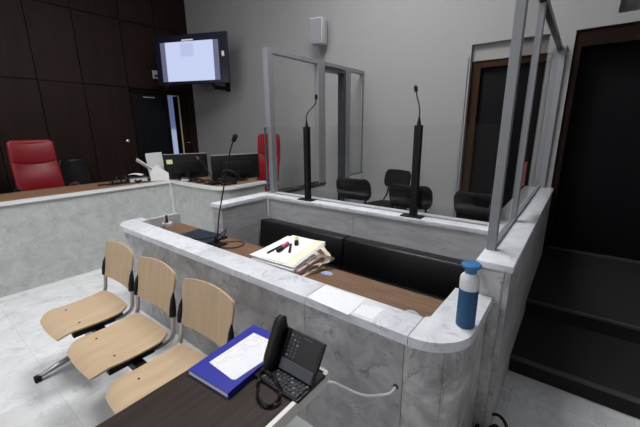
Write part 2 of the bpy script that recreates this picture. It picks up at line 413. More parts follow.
k.location = (XL, 2.85, 1.454); tag(k, 'small metal knob on the dark wood wall panel beside the doorway', 'knob')

# entrance door (big black, right) and alcove door
d = MB().box(DX0+.06, DX1, 4.64, 4.70, .24, 2.40).build('door_3', M['doorblack'], smooth=False); struct(d)
MB().box(DX0, DX0+.06, 4.38, 4.70, .24, DZ).box(DX0+.06, DX1, 4.38, 4.70, 2.40, DZ).build('door_frame', M['doorframe'], d, smooth=False)
struct(MB().box(DX0+.06, DX1, 4.60, 4.64, .24, .262).build('trim_3', M['carpetedge'], smooth=False))
d = MB().box(AX0+.10, AX1, 4.50, 4.54, .24, 2.31).build('door_4', M['doorblack'], smooth=False); struct(d)
MB().box(AX0, AX0+.10, 4.43, 4.55, .24, 2.385).box(AX0+.10, AX1, 4.43, 4.55, 2.31, 2.385).build('door_frame', M['brownframe'], d, smooth=False, bevel=.004)
struct(MB().box(-1.20, -1.175, YB-.02, YB, .24, 2.42).build('trim_4', M['alu'], smooth=False))
struct(MB().box(AX0, AX1, 4.41, 4.55, 2.385, AZ).build('trim_5', plain('taupe_lintel', (.25, .24, .24, 1), .7), smooth=False))
# raised platform inside the dock, steps and landing
struct(MB().box(-2.53, -.335, 2.56, YB, 0, .24).box(-4.6, -2.69, 3.2, YB, 0, .12).build('floor_platform', M['bench'], smooth=False))
s1 = MB().box(-.18, XR, 2.357, 3.05, 0, .12, bev=.004).box(-.18, XR, 3.05, 4.64, 0, .24, bev=.004).build('floor_steps', M['carpet'], smooth=False); struct(s1)
MB().box(-.18, XR, 2.350, 2.375, .100, .1225, bev=.003).build('step_nosing', M['carpetedge'], s1, smooth=False)
MB().box(-.18, XR, 3.043, 3.068, .220, .2425, bev=.003).build('step_nosing', M['carpetedge'], s1, smooth=False)
struct(MB().box(-6.83, -5.3, -3.2, 3.0, 0, .15).build('floor_dais', M['carpet'], smooth=False))

# ------------------------------------------------------------------ marble constructions
def arc(cx, cy, r, a0, a1, n=14):
    return [(cx+r*math.cos(math.radians(a0+(a1-a0)*i/n)), cy+r*math.sin(math.radians(a0+(a1-a0)*i/n))) for i in range(n+1)]

t = thing('marble_counter', 'curved-end pale marble counter running behind the wooden seats', 'counter', (-1.8, 1.25, 0))
def at(o, loc):   # keep world geometry while the parent empty sits elsewhere
    o.location = (-loc[0], -loc[1], -loc[2]); return o
C0 = (-1.8, 1.25, 0)
def cp(o): return at(o, C0)
seam = -.452
def slabpoly(x0, x1, y0, y1): return [(x0, y0), (x1, y0), (x1, y1), (x0, y1)]
left = arc(-3.15, 1.33, .17, 180, 270, 10)
cp(MB().prism(left + [(-2.02, 1.16), (-2.02, 1.34), (-3.17, 1.34), (-3.17, 1.42), (-3.32, 1.42)], .775, .82, bev=.004).build('top_slab', M['slab'], t))
cp(MB().prism(slabpoly(-2.017, -1.0065, 1.16, 1.34), .775, .82, bev=.004).build('top_slab', M['slab'], t))
cp(MB().prism(slabpoly(-1.0035, seam-.0015, 1.16, 1.34), .775, .82, bev=.004).build('top_slab', M['slab'], t))
corner = [(seam+.0015, 1.16)] + arc(-.44, 1.36, .20, 270, 360, 18) + [(-.24, 1.718), (-.425, 1.718), (-.425, 1.36), (-.445, 1.34), (seam+.0015, 1.34)]
cp(MB().prism(corner, .775, .82, bev=.004).build('curved_slab', M['slab'], t))
xs = [-3.12, -2.45, -1.873, -1.025, -.470]
cp(MB().prism(arc(-3.13, 1.33, .15, 180, 262, 8) + [(xs[0]-.002, 1.181), (xs[0]-.002, 1.33), (-3.28, 1.36)], 0, .775).build('end_panel', M['panel'], t))
for a, b in zip(xs, xs[1:]):
    cp(MB().box(a, b-.003, 1.18, 1.30, 0, .775).build('front_panel', M['panel'], t, smooth=False))
a1 = arc(-.44, 1.36, .18, 262, 312, 10)
cp(MB().prism([(-.470, 1.18)] + a1 + [(-.44, 1.36), (-.470, 1.34)], 0, .775).build('curved_panel', M['pier'], t))
a2 = arc(-.44, 1.36, .18, 312.6, 360, 10)
cp(MB().prism(a2 + [(-.26, 1.40), (-.42, 1.40), (-.438, 1.36)], 0, .775).build('curved_panel', M['pier'], t))
cp(MB().box(-.42, -.26, 1.402, 1.718, 0, .775).build('side_panel', M['pier'], t, smooth=False))
h = MB().lathe([(0, 0), (.011, 0), (.013, .002), (.013, .004), (.006, .005), (0, .005)], 16, Matrix.Rotation(PI/2, 4, 'X')).build('cable_gland', M['darkgrey'], t); h.location = (-.499+1.8, 1.18-1.25, .535)

cp(MB().box(-3.30, -3.245, 1.425, 1.77, 0, .80, bev=.003).build('end_board', M['brushed'], t, smooth=False))
# inner desk behind the counter
t = thing('inner_desk', 'long brown wooden desk top fixed behind the curved marble counter', 'desk', (-1.85, 1.55, 0))
D0 = (-1.85, 1.55, 0)
at(MB().box(-3.24, -.43, 1.345, 1.76, .675, .70, bev=.003).build('desktop', M['desk'], t, smooth=False), D0)
for x in (-2.5, -1.6, -.8):
    at(MB().box(x, x+.04, 1.36, 1.70, 0, .675).build('support', M['black'], t, smooth=False), D0)

# side parapet (left of the dock) and rear parapet behind the black bench
t = thing('side_parapet', 'marble side wall of the dock left of the black bench', 'wall', (-2.61, 2.6, 0))
P0 = (-2.61, 2.6, 0)
at(MB().prism([(-2.69, 1.78), (-2.53, 1.78), (-2.53, 2.565), (-2.69, 2.565)], .945, .98, bev=.004).build('top_slab', M['slab'], t), P0)
at(MB().box(-2.685, -2.535, 2.567, 3.40, .945, .982, bev=.003).build('cap_rail', M['aludark'], t, smooth=False), P0)
at(MB().box(-2.68, -2.54, 1.79, 3.38, 0, .945).build('side_panel', M['brushed'], t, smooth=False), P0)
t = thing('rear_parapet', 'low marble wall with white ledge carrying the glass screen', 'wall', (-1.4, 2.46, 0))
P0 = (-1.4, 2.46, 0)
at(MB().box(-2.528, -.337, 2.35, 2.57, .945, .98, bev=.004).build('ledge_slab', M['slab'], t), P0)
for a, b in ((-2.528, -1.484), (-1.48, -.337)):
    at(MB().box(a, b, 2.375, 2.55, 0, .945).build('front_panel', M['brushed'], t, smooth=False), P0)
at(MB().box(-2.535, -2.510, 2.352, 2.374, .72, .945).build('corner_strip', M['edge'], t, smooth=False), P0)
# end wall (right)
t = thing('end_parapet', 'tall narrow marble wall between the dock and black steps', 'wall', (-.26, 3.0, 0))
P0 = (-.26, 3.0, 0)
at(MB().box(-.34, -.172, 1.718, 4.348, .965, 1.0, bev=.004).build('top_slab', M['slab'], t), P0)
at(MB().box(-.335, -.207, 1.728, 2.1, 0, .965).build('front_panel', M['pier'], t, smooth=False), P0)
at(MB().box(-.318, -.214, 1.722, 1.728, 0, .955).build('facing_panel', M['pier'], t, smooth=False), P0)
ysd = [1.728, 2.35, 3.0, 3.65, 4.345]
for a, b in zip(ysd, ysd[1:]):
    at(MB().box(-.205, -.18, a, b-.003, 0, .965).build('side_panel', M['panel'], t, smooth=False), P0)
at(MB().box(-.335, -.207, 2.1, 4.345, 0, .965).build('inner_panel', M['brushed'], t, smooth=False), P0)

# judges' bench
t = thing('judges_bench', 'long L-shaped pale marble judges bench with brown wooden top', 'bench', (-4.7, 1.0, 0))
J0 = (-4.7, 1.0, 0)
front = [(-4.43, -2.2), (-4.43, 2.33)] + [(-3.52, 2.33)] + arc(-3.50, 2.55, .22, 270, 360, 10) + [(-3.28, 3.05)]
inner = [(-3.30, 3.05)] + list(reversed(arc(-3.50, 2.55, .20, 270, 360, 10))) + [(-4.45, 2.35), (-4.45, -2.2)]
def off(poly, d):
    return poly
# body
at(MB().prism([(-4.45, -2.2), (-4.45, 2.35), (-3.52, 2.35)] + arc(-3.50, 2.55, .20, 270, 360, 10) + [(-3.30, 3.04), (-4.9, 3.04), (-4.9, -2.2)], 0, .94).build('bench_body', M['bench'], t), J0)
at(MB().prism([(-4.425, -2.2), (-4.425, 2.325), (-3.52, 2.325)] + arc(-3.50, 2.55, .225, 270, 360, 12) + [(-3.275, 3.05), (-3.33, 3.05)] + list(reversed(arc(-3.50, 2.55, .17, 270, 360, 12))) + [(-3.52, 2.38), (-4.48, 2.38), (-4.48, -2.2)], .94, .975, bev=.003).build('marble_edge', M['edge'], t), J0)
at(MB().prism([(-4.48, -2.2), (-4.48, 2.38), (-3.52, 2.38)] + arc(-3.50, 2.55, .17, 270, 360, 12) + [(-3.33, 3.04), (-5.08, 3.04), (-5.08, -2.2)], .94, .972).build('wood_top', M['benchwood'], t), J0)
at(MB().box(-4.45, -4.424, 2.322, 2.352, 0, .94).build('corner_strip', M['edge'], t, smooth=False), J0)
at(MB().box(-4.449, -4.43, -2.2, 2.322, 0, .012).build('plinth_strip', M['edge'], t, smooth=False), J0)

# ------------------------------------------------------------------ partitions and glass screen
t = thing('glass_screen', 'frameless low glass screen standing on the marble ledge', 'glass screen', (-1.4, 2.468, .98))
MB().box(-1.225, .96, -.005, .005, .004, .685).build('glass_pane', M['glass'], t, smooth=False)
MB().box(-1.240, -1.225, -.006, .006, .004, .685).build('glass_edge', M['glassedge'], t, smooth=False)
MB().box(-1.225, .96, -.012, .012, 0, .004).build('base_channel', M['alu'], t, smooth=False)

t = thing('left_partition', 'grey-framed glass partition with open doorway at the left of the dock', 'partition', (-2.66, 2.5, .98))
def lp(o): return at(o, (-2.715, 2.5, .98))
lp(MB().box(-2.69, -2.62, 2.485, 2.555, 1.66, 2.42, bev=.003).box(-2.675, -2.62, 2.49, 2.555, .98, 1.66, bev=.003).build('corner_post', M['alu'], t, smooth=False))
lp(MB().box(-2.665, -2.615, 2.555, 4.35, 2.375, 2.42, bev=.002).build('top_rail', M['alu'], t, smooth=False))
lp(MB().box(-2.67, -2.61, 3.28, 3.42, .98, 2.375, bev=.003).build('door_post', M['alu'], t, smooth=False))
lp(MB().box(-2.69, -2.59, 3.80, 3.84, .12, 2.36, bev=.002).box(-2.69, -2.59, 3.43, 3.80, 2.32, 2.36).build('door_frame', M['aludark'], t, smooth=False))
lp(MB().box(-2.67, -2.61, 3.84, 3.99, .12, 2.375, bev=.003).build('door_post', M['alu'], t, smooth=False))
lp(MB().box(-2.66, -2.62, 4.30, 4.345, .24, 2.375, bev=.002).build('wall_post', M['alu'], t, smooth=False))
lp(MB().box(-2.66, -2.62, 3.99, 4.30, .98, 1.02).build('lower_rail', M['alu'], t, smooth=False))
lp(MB().box(-2.66, -2.62, 2.555, 3.28, .982, 1.0).build('lower_rail', M['aludark'], t, smooth=False))
lp(MB().box(-2.643, -2.637, 2.555, 3.28, 1.0, 2.375).build('glass_pane', M['glassthin'], t, smooth=False))
lp(MB().box(-2.643, -2.637, 3.99, 4.30, 1.02, 2.375).build('glass_pane', M['glassthin'], t, smooth=False))
lp(MB().box(-2.68, -2.60, 3.99, 4.345, .12, .98).build('lower_panel', M['bench'], t, smooth=False))

t = thing('right_partition', 'tall grey-framed glass partition on top of the end marble wall', 'partition', (-.3, 3.1, 1.0))
def rp(o): return at(o, (-.3, 3.1, 1.0))
rp(MB().box(-.333, -.288, 1.90, 1.950, 1.0, 2.42, bev=.003).build('corner_post', M['alu'], t, smooth=False))
rp(MB().box(-.330, -.290, 2.60, 2.65, 1.0, 2.37, bev=.003).build('middle_post', M['alu'], t, smooth=False))
rp(MB().box(-.330, -.290, 1.950, 4.31, 2.375, 2.42, bev=.002).build('top_rail', M['aludark'], t, smooth=False))
rp(MB().box(-.365, -.255, 4.31, 4.35, 1.0, 2.42, bev=.002).build('wall_post', M['alu'], t, smooth=False))
rp(MB().box(-.325, -.295, 1.950, 4.31, 1.0, 1.02).build('bottom_channel', M['alu'], t, smooth=False))
rp(MB().box(-.313, -.307, 1.965, 2.60, 1.02, 2.37).build('glass_pane', M['glassthin'], t, smooth=False))
rp(MB().box(-.313, -.307, 2.66, 4.31, 1.02, 2.37).build('glass_pane', M['glassthin'], t, smooth=False))
o = MB().box(-.001, .0005, -.17, .15, 0, .175).build('notice_sheet', M['redpaper'], None, smooth=False)
o.location = (-.3055, 2.80, 1.215); tag(o, 'small red notice with white lines stuck on the right glass partition', 'notice')

# ------------------------------------------------------------------ black bench in the dock
t = thing('padded_bench', 'long black padded leather bench against the marble in the dock', 'bench', (-1.45, 2.1, 0))
for x0, x1 in ((-1.07, -.035), (-.031, 1.09)):
    MB().box(x0, x1, -.30, .14, .31, .40, bev=.02, seg=3).build('seat_cushion', M['blackleather'], t)
    MB().box(x0, x1, -.045, .10, .07, .345, Matrix.Translation((0, .14, .40)) @ Matrix.Rotation(math.radians(-6), 4, 'X'), bev=.02, seg=3).build('backrest_cushion', M['blackleather'], t)
MB().box(-.98, 1.0, -.24, .2, 0, .33).build('bench_base', M['blackmetal'], t, smooth=False)

# ------------------------------------------------------------------ microphone posts on the ledge
def mic_post(x, goose, label):
    t = thing('microphone_post', label, 'microphone', (x, 2.425, .98), 0, 'microphone posts on the dock ledge')
    MB().box(-.085, .085, -.065, .028, 0, .008, bev=.002).build('base_plate', M['blackmetal'], t, smooth=False)
    MB().box(-.026, .026, -.022, .022, .008, .685, bev=.002).build('post', M['blackmetal'], t, smooth=False)
    MB().lathe([(0, 0), (.016, 0), (.014, .02), (.009, .04), (.007, .055), (0, .055)], 16, c=(0, 0, .685)).build('gooseneck_socket', M['black'], t)
    MB().tube(catmull([(p[0], p[1], p[2]) for p in goose], 6), .0045, 8).build('gooseneck', M['black'], t)
    e = Vector(goose[-1]); d = (e-Vector(goose[-2])).normalized()
    MB().tube([e-d*.015, e-d*.012, e+d*.02, e+d*.03], [.006, .013, .014, .006], 14).build('microphone_head', M['blackfoam'], t)
mic_post(-2.03, [(0, 0, .73), (.0, 0, .78), (.03, 0, .82), (.085, 0, .862), (.11, 0, .89), (.115, 0, .93)], 'black square microphone post on the ledge, nearer the left partition')
mic_post(-.962, [(0, 0, .73), (.0, 0, .78), (-.008, 0, .83), (-.025, 0, .88), (-.037, 0, .932)], 'black square microphone post on the ledge in front of the visitor chairs, right one')

# ------------------------------------------------------------------ visitor chairs inside the dock
def visitor_chair(label, loc, rz):
    t = thing('visitor_chair', label, 'chair', loc, rz, 'black visitor chairs in the dock')
    # faces local -y
    def seat(u, v):
        x = (u-.5)*.46*(1-.10*max(0, abs(v-.5)*2-.7)/.3); y = -.22+v*.44
        return (x, y, .45+.012*math.cos((u-.5)*PI)+(-.02 if v < .06 else 0))
    MB().sheet(seat, 10, 10, .055).build('seat', M['blackcloth'], t, sub=1)
    def back(u, v):
        c = 1-.22*(max(0, abs(v-.5)*2-.4)/.6)**2
        return ((u-.5)*.42*c, .22+.05*v+.05*(1-math.cos((u-.5)*PI))*-1+.02, .665+.225*v)
    MB().sheet(back, 10, 8, .045).build('backrest', M['blackcloth'], t, sub=1)
    for s in (-1, 1):
        MB().tube(catmull([(s*.21, -.20, .0), (s*.21, -.19, .40), (s*.20, -.10, .42), (s*.20, .2, .42)], 5), .011, 8).build('leg', M['blackmetal'], t)
        MB().tube(catmull([(s*.21, .25, .0), (s*.20, .19, .42), (s*.17, .23, .56), (s*.16, .25, .70)], 5), .011, 8).build('leg', M['blackmetal'], t)
    return t
visitor_chair('black visitor chair seen from behind, left of the others in the dock', (-1.83, 3.15, .26), PI)
visitor_chair('black visitor chair with its back to the ledge behind the right microphone post', (-1.215, 3.15, .25), PI+.05)
visitor_chair('black visitor chair turned sideways by the back wall, furthest from the ledge', (-1.86, 3.70, .24), -.30)
visitor_chair('black visitor chair in front of the brown-framed doorway, rightmost in the dock', (-.58, 3.15, .24), PI-.1)

# ------------------------------------------------------------------ beam seating
def beam_seating():
    t = thing('beam_seating', 'row of three linked birch plywood seats with silver legs', 'seating', (-2.04, .62, 0))
    for i, cx in enumerate((-.555, -.005, .55)):
        def seat(u, v):
            # v 0 front .. 1 rear ; local y -.19 .. .22
            e = abs(v-.5)*2
            wd = .226*(1-.17*max(0, (e-.62)/.38)**2.4)
            wd *= 1-.05*(1-v)
            y = -.20+.42*v + (.012*(1-((u-.5)*2)**2))*(-1 if v < .5 else 1)*max(0, e-.5)*2
            z = .425 - .014*math.sin(v*PI) - .045*max(0, (.22-v)/.22)**2 + .012*max(0, (v-.8)/.2)
            return (cx+(u-.5)*2*wd, y, z)
        MB().sheet(seat, 14, 20, .011).build('seat', M['birch'], t, ang=60)
        def back(u, v):
            e = abs(v-.5)*2; eu = (u-.5)*2
            wd = (.222+.014*v)*(1-.07*max(0, (e-.55)/.45)**2.4)
            z = .550+.285*v - .02*(eu**2)*v**2*1.0 - .008*(1-eu**2)*(1-v)**2
            y = .265+.055*v - .022*(eu**2)
            return (cx+eu*wd, y, z)
        MB().sheet(back, 14, 16, .011).build('backrest', M['birchb'], t, ang=60)
        for s in (-1, 1):
            x = cx+s*.232
            pts = [(cx+s*.17, -.10, .395), (cx+s*.175, .06, .375), (cx+s*.20, .17, .375), (x, .225, .42), (x, .243, .50), (x, .255, .60)]
            up = MB().tube(catmull(pts, 6), .0135, 10).build('upright', M['chrome'], t)
            MB().tube([(x, .247, .555), (x, .252, .60), (x-s*.002, .262, .66), (x-s*.006, .272, .70)], [.020, .020, .014, .004], 12).build('sleeve', M['black'], t)
        MB().box(cx-.19, cx+.19, -.08, -.04, .375, .40).box(cx-.19, cx+.19, .10, .14, .375, .40).box(cx+.16, cx+.20, -.12, .18, .362, .405).box(cx-.20, cx-.16, -.12, .18, .362, .405).build('seat_frame', M['blackmetal'], t, smooth=False)
        for sx in (-.13, .13):
            for sy in (-.06, .12):
                MB().lathe([(0, 0), (.007, 0), (.006, .003), (0, .003)], 10, c=(cx+sx, sy, .4175)).build('screw', M['black'], t)
    MB().box(-.80, .80, .0, .06, .30, .36, bev=.006).build('beam', M['blackmetal'], t, smooth=False)
    for x in (-.655, .66):
        leg = MB().tube([(x, -.29, .028), (x, -.20, .05), (x, .03, .10), (x, .26, .05), (x, .32, .028)], [.017, .021, .025, .021, .017], 12, flat=(1, .8)).tube([(x, .03, .08), (x, .03, .31)], .022, 12).build('leg', M['chrome'], t)
        MB().box(x-.02, x+.02, -.315, -.275, 0, .042, bev=.006).build('foot', M['black'], leg)
        MB().box(x-.02, x+.02, .305, .345, 0, .042, bev=.006).build('foot', M['black'], leg)
beam_seating()

# ------------------------------------------------------------------ table with phone
t = thing('side_table', 'dark walnut table with a light grey rim holding the phone', 'table', (-.905, .0, 0))
MB().box(-.237, .220, -.95, .897, .675, .70, bev=.002).build('tabletop', M['table'], t, smooth=False)
MB().prism([(.221, -.95), (.233, -.95), (.237, -.94), (.237, .896), (.233, .908), (.223, .913), (-.237, .913), (-.237, .900), (.221, .900)], .655, .707, bev=.002).build('edge_rim', M['rim'], t)
for y in (.30, -.75):
    MB().box(-.03, .03, y-.03, y+.03, .03, .675, bev=.004).box(-.2, .2, y-.03, y+.03, 0, .035, bev=.004).build('leg', M['blackmetal'], t, smooth=False)

def phone():
    t = thing('desk_phone', 'black office desk phone with keypad and coiled cord on the dark table', 'telephone', (-.775, .79, .70), 0.0)
    # body footprint local x -.12 .. .11 ; y -.075 .. .095
    MB().prism([(-.12, -.078), (.105, -.078), (.11, -.07), (.11, .09), (-.12, .09)], 0, .014, bev=.003).build('base', M['phone'], t)
    kb = MB().box(-.085, .102, -.074, .006, .014, .019, bev=.002).build('keyboard', M['phone'], t, smooth=False)
    for r in range(4):
        for c in range(10):
            x = -.076+c*.0185+(r % 2)*.004; y = -.066+r*.0175
            MB().box(x, x+.011, y, y+.010, .019, .0225, bev=.0015, seg=1).box(x+.0035, x+.0075, y+.003, y+.0065, .0223, .0229).build('key', M['keydot'] if (r*7+c*3) % 4 == 0 else M['key'], kb, smooth=False)
    R = Matrix.Translation((0, .004, .018)) @ Matrix.Rotation(math.radians(57), 4, 'X')
    # panel in its own plane: x across, y up the slope, z out towards the user
    MB().box(-.06, .110, .0, .158, -.016, .0, R, bev=.003).build('stand_body', M['phone'], t, smooth=False)
    MB().box(-.058, .108, .004, .048, 0, .012, R, bev=.003).build('palm_lip', M['phonelip'], t, smooth=False)
    MB().box(.010, .100, .066, .140, 0, .002, R).build('screen', M['screenoff'], t, smooth=False)
    MB().box(.012, .06, .142, .147, 0, .0025, R).build('name_strip', M['phonelip'], t, smooth=False)
    for r in range(6):
        for c in range(3):
            x = -.050+c*.018; y = .056+r*.0155
            MB().box(x, x+.012, y, y+.009, 0, .003, R, bev=.001, seg=1).box(x+.004, x+.008, y+.003, y+.006, .0028, .0034, R).build('key', M['keydot'] if (r+c) % 5 == 0 else M['key'], t, smooth=False)
    # cradle + handset on the left
    MB().box(-.118, -.060, .0, .158, -.016, .004, R, bev=.004).build('cradle', M['phone'], t, smooth=False)
    hs = []
    for q in range(13):
        v = q/12; y = -.026+.222*v
        z = .026 + .008*math.sin(PI*v)
        hs.append(R @ Vector((-.088-.020*v, y, z)))
    rad = [.013, .023, .027, .028, .027, .026, .026, .026, .026, .027, .028, .025, .014]
    hd = MB().tube(hs, rad, 16, flat=(1.05, .85))
    for yy in (.0, .155):
        hd.lathe([(0, 0), (.02, 0), (.022, .012), (.02, .022), (0, .022)], 18, R @ Matrix.Translation((-.088-.09*yy, yy, .003)))
    hd.build('handset', M['black'], t)
    # coiled cord: hangs from the handset foot, loops over the table
    path = catmull([(-.093, -.030, .045), (-.098, -.05, .024), (-.080, -.085, .012), (-.052, -.118, .010), (-.01, -.150, .010), (.035, -.150, .010), (.052, -.120, .013), (.042, -.088, .030), (-.010, -.060, .032), (-.06, -.05, .030), (-.10, -.05, .022), (-.115, -.04, .008)], 26)
    coil = []
    for i, p in enumerate(path):
        tt = (path[min(i+1, len(path)-1)]-path[max(i-1, 0)]).normalized()
        a = tt.cross(Vector((0, 0, 1))); a.normalize(); b = a.cross(tt)
        th = i*2*PI/3.1
        coil.append(p + (a*math.cos(th)+b*math.sin(th))*.0052)
    MB().tube(coil, .0026, 6).build('coiled_cord', M['black'], t)
phone()

t = thing('ring_binder', 'blue cardboard folder with white printed sheet beside the phone', 'folder', (-1.008, .757, .70), math.radians(4.5))
MB().box(-.122, .114, -.184, .186, 0, .002).box(-.122, .114, -.184, .186, .020, .022).box(.109, .114, -.184, .186, 0, .022).build('cover', M['folder'], t, smooth=False)
MB().box(-.119, .109, -.182, .180, .002, .020).build('page_block', M['paperplain'], t, smooth=False)
o = thing('printed_sheet', 'white printed sheet lying on the blue folder', 'paper', (-1.0, .77, .7222), math.radians(2))
MB().prism([(-.088, -.126), (.066, -.136), (.078, -.128), (.098, .10), (.06, .124), (-.088, .122)], 0, .0008).build('sheet', M['papertext'], o, smooth=False)
MB().prism([(-.02, -.124), (.069, -.132), (.095, .05), (0, .06)], .0008, .0014).build('inner_sheet', M['papertext2'], o, smooth=False)

# cable from table to counter
c = MB().tube(catmull([(-.672, .895, .665), (-.655, .93, .645), (-.625, 1.0, .575), (-.59, 1.06, .525), (-.555, 1.12, .50), (-.515, 1.155, .508), (-.499, 1.176, .535)], 8), .0055, 8).build('white_cable', M['cable_white'])
tag(c, 'white cable running from the table rim into the marble counter', 'cable')

# ------------------------------------------------------------------ bottle
t = thing('drinking_bottle', 'blue and white drinking bottle standing on the curved marble counter', 'bottle', (-.288, 1.385, .82))
t.scale = (.94, .94, .955)
MB().lathe([(0, 0), (.036, 0), (.0395, .003), (.041, .010), (.041, .180), (.0405, .182), (0, .182)], 40).build('body', M['bottle'], t)
MB().lathe([(.0406, .182), (.041, .183), (.041, .226), (.039, .238), (.032, .248), (.024, .254), (.022, .258), (0, .258)], 40).build('shoulder', M['bottlewhite'], t)
MB().lathe([(0, .255), (.023, .255), (.0245, .258), (.024, .268), (.026, .273), (.035, .280), (.041, .287), (.042, .293), (.038, .298), (.025, .301), (0, .302)], 40).build('cap', M['bottlecap'], t)

# papers on the slab
def sheet_on(label, pts, z, mat, name='printed_sheet'):
    cx = sum(p[0] for p in pts)/4; cy = sum(p[1] for p in pts)/4
    o = MB().prism([(p[0]-cx, p[1]-cy) for p in pts], 0, .0009).build(name, mat, smooth=False); o.location = (cx, cy, z)
    return tag(o, label, 'paper')
sheet_on('large white sheet lying on the marble counter top above the phone', [(-.985, 1.160), (-.735, 1.148), (-.742, 1.318), (-1.0, 1.325)], .8203, M['papertext2'])
sheet_on('small white slip beside the larger sheet on the marble counter', [(-.722, 1.178), (-.625, 1.180), (-.628, 1.292), (-.735, 1.268)], .8203, M['papertext2'])

# ------------------------------------------------------------------ files on the inner desk
def lerp(a, b, t): return tuple(a[i]+(b[i]-a[i])*t for i in range(3))
BOT = [(-1.73, 1.48, .702), (-1.345, 1.485, .702), (-1.335, 1.74, .702), (-1.70, 1.75, .702)]
TOP = [(-1.763, 1.460, .780), (-1.384, 1.490, .778), (-1.372, 1.825, .856), (-1.692, 1.768, .852)]
def layer(k, n, mat, name, label, dx=0, dy=0, cat='folder', group=None, gap=.12):
    o0 = [lerp(BOT[i], TOP[i], k/n) for i in range(4)]; o1 = [lerp(BOT[i], TOP[i], (k+1-gap)/n) for i in range(4)]
    cx, cy = -1.56+dx, 1.63+dy
    f = lambda P: [(p[0]-cx+dx*1.0-0, p[1]-cy+dy*1.0, p[2]-.702) for p in P]
    o = MB().hexa([(a[0]+dx, a[1]+dy, a[2]) for a in f(o0)], [(a[0]+dx, a[1]+dy, a[2]) for a in f(o1)]).build(name, mat, smooth=False)
    o.location = (cx, cy, .702); return tag(o, label, cat, group)
lay = [('manila2', 'tan cardboard case file, lowest in the pile on the brown desk', .014, -.008), ('paperplain', 'white bundle of papers just above the lowest tan case file', -.008, .0), ('pinkcard', 'pinkish cardboard case file in the lower middle of the pile', .006, .004), ('manila', 'cream case file in the middle of the document pile', -.004, -.006),
       ('pinkcard', 'pink case file in the upper middle of the document pile', .010, .004), ('paperplain', 'white bundle of loose papers under the upper tan file', .0, -.010), ('manila2', 'tan case file directly under the white bundle and cream folder', -.006, 0), ('paperplain', 'white papers immediately beneath the cream folder', .004, -.004)]
for i, (mm, lb, dx, dy) in enumerate(lay):
    layer(i, 8.6, M[mm], 'case_file', lb, dx, dy, 'file', 'case files piled on the desk')
layer(8.02, 8.6, M['manila'], 'cream_folder', 'cream folder on top of the pile of case files', 0, 0, gap=.55)
# white sheets on top (plane of TOP)
def onTop(u, v, h=0):
    a = lerp(TOP[0], TOP[1], u); b = lerp(TOP[3], TOP[2], u); p = Vector(lerp(a, b, v)); return (p.x, p.y, p.z+h)
def topsheet(c, h, label):
    P = [Vector(onTop(u, v, h)) for u, v in c]; ce = sum(P, Vector())/4
    o = MB().hexa([p-ce for p in P], [p-ce+Vector((0, 0, .001)) for p in P]).build('white_sheet', M['paperplain'], smooth=False); o.location = ce
    tag(o, label, 'paper')
topsheet([(-.02, -.03), (.80, .02), (.78, .98), (.10, 1.05)], -.0005, 'blank white sheet on the cream folder under the pens')
# pens
def pen(name, a, b, r, mat, capmat, label, hh=.006):
    A = Vector(onTop(*a, hh)); B = Vector(onTop(*b, hh)); d = B-A
    t = thing(name, label, 'pen', A)
    MB().tube([(0, 0, 0), d*.04, d*.6, d*.62], [r*.6, r, r, r*.8], 12).build('barrel', mat, t)
    MB().tube([d*.58, d*.6, d*.97, d], [r*.9, r*1.12, r*1.1, r*.6], 12).build('cap', capmat, t)
pen('black_pen', (.28, .58), (.262, .15), .007, M['black'], M['black'], 'black pen left of the pink marker on the white sheet')
pen('pink_marker', (.36, .64), (.41, .26), .015, M['pink'], M['black'], 'pink marker with black cap lying among the pens', .014)
pen('black_pen', (.42, .64), (.64, .34), .008, M['black'], M['black'], 'black pen right of the pink marker on the white sheet', .009)
pen('highlighter', (.34, .90), (.56, .64), .014, M['yellowgreen'], M['black'], 'yellow-green highlighter with black cap nearest the back of the pile', .013)
# cloth straps at the right of the pile
t = thing('cloth_strap', 'beige cloth tie strap dangling from the right side of the case files', 'strap', (-1.36, 1.62, .70))
def rib(pts, wv, n=8):
    P = catmull(pts, n); mb = MB(); w2 = Vector(wv)
    def fn(u, v):
        x = v*(len(P)-1); i = min(int(x), len(P)-2); p = P[i].lerp(P[i+1], x-i)
        return p + w2*(u-.5)
    return mb.sheet(fn, 2, (len(P)-1), .002)
rib([(-.02, .17, .13), (.02, .14, .12), (.07, .13, .09), (.085, .09, .06), (.045, .05, .045), (.0, -.01, .04), (.02, -.05, .015), (.03, -.11, .006)], (.030, .018, .0)).build('strap_band', M['strap'], t)
rib([(-.03, .08, .12), (.03, .06, .11), (.08, .10, .09), (.095, .15, .06), (.065, .15, .03), (.035, .10, .03), (.05, .05, .03)], (.022, .012, .016)).build('strap_band', M['strap'], t)
rib([(-.02, -.02, .08), (.02, -.03, .07), (.055, .01, .05), (.07, .05, .02), (.075, .09, .008)], (.024, -.014, .010)).build('strap_band', M['strap'], t)
o = MB().prism([(-.05, -.02), (.01, -.035), (.05, .0), (.02, .03), (-.03, .025)], 0, .004, bev=.001).build('wrapper', M['blueprint']); o.location = (-1.235, 1.66, .70)
tag(o, 'small crumpled blue and white wrapper on the brown desk', 'wrapper')
o = MB().lathe([(.03, 0), (.052, 0), (.054, .002), (.054, .018), (.052, .02), (.03, .02), (.03, 0)], 36).build('tape_roll', M['clear']); o.location = (-.53, 1.405, .765)
# stand the roll on its rim against the counter
o.rotation_euler = (math.radians(90), 0, 0); o.location = (-.52, 1.385, .754)
tag(o, 'grey tape roll standing on the desk against the marble counter', 'tape roll')

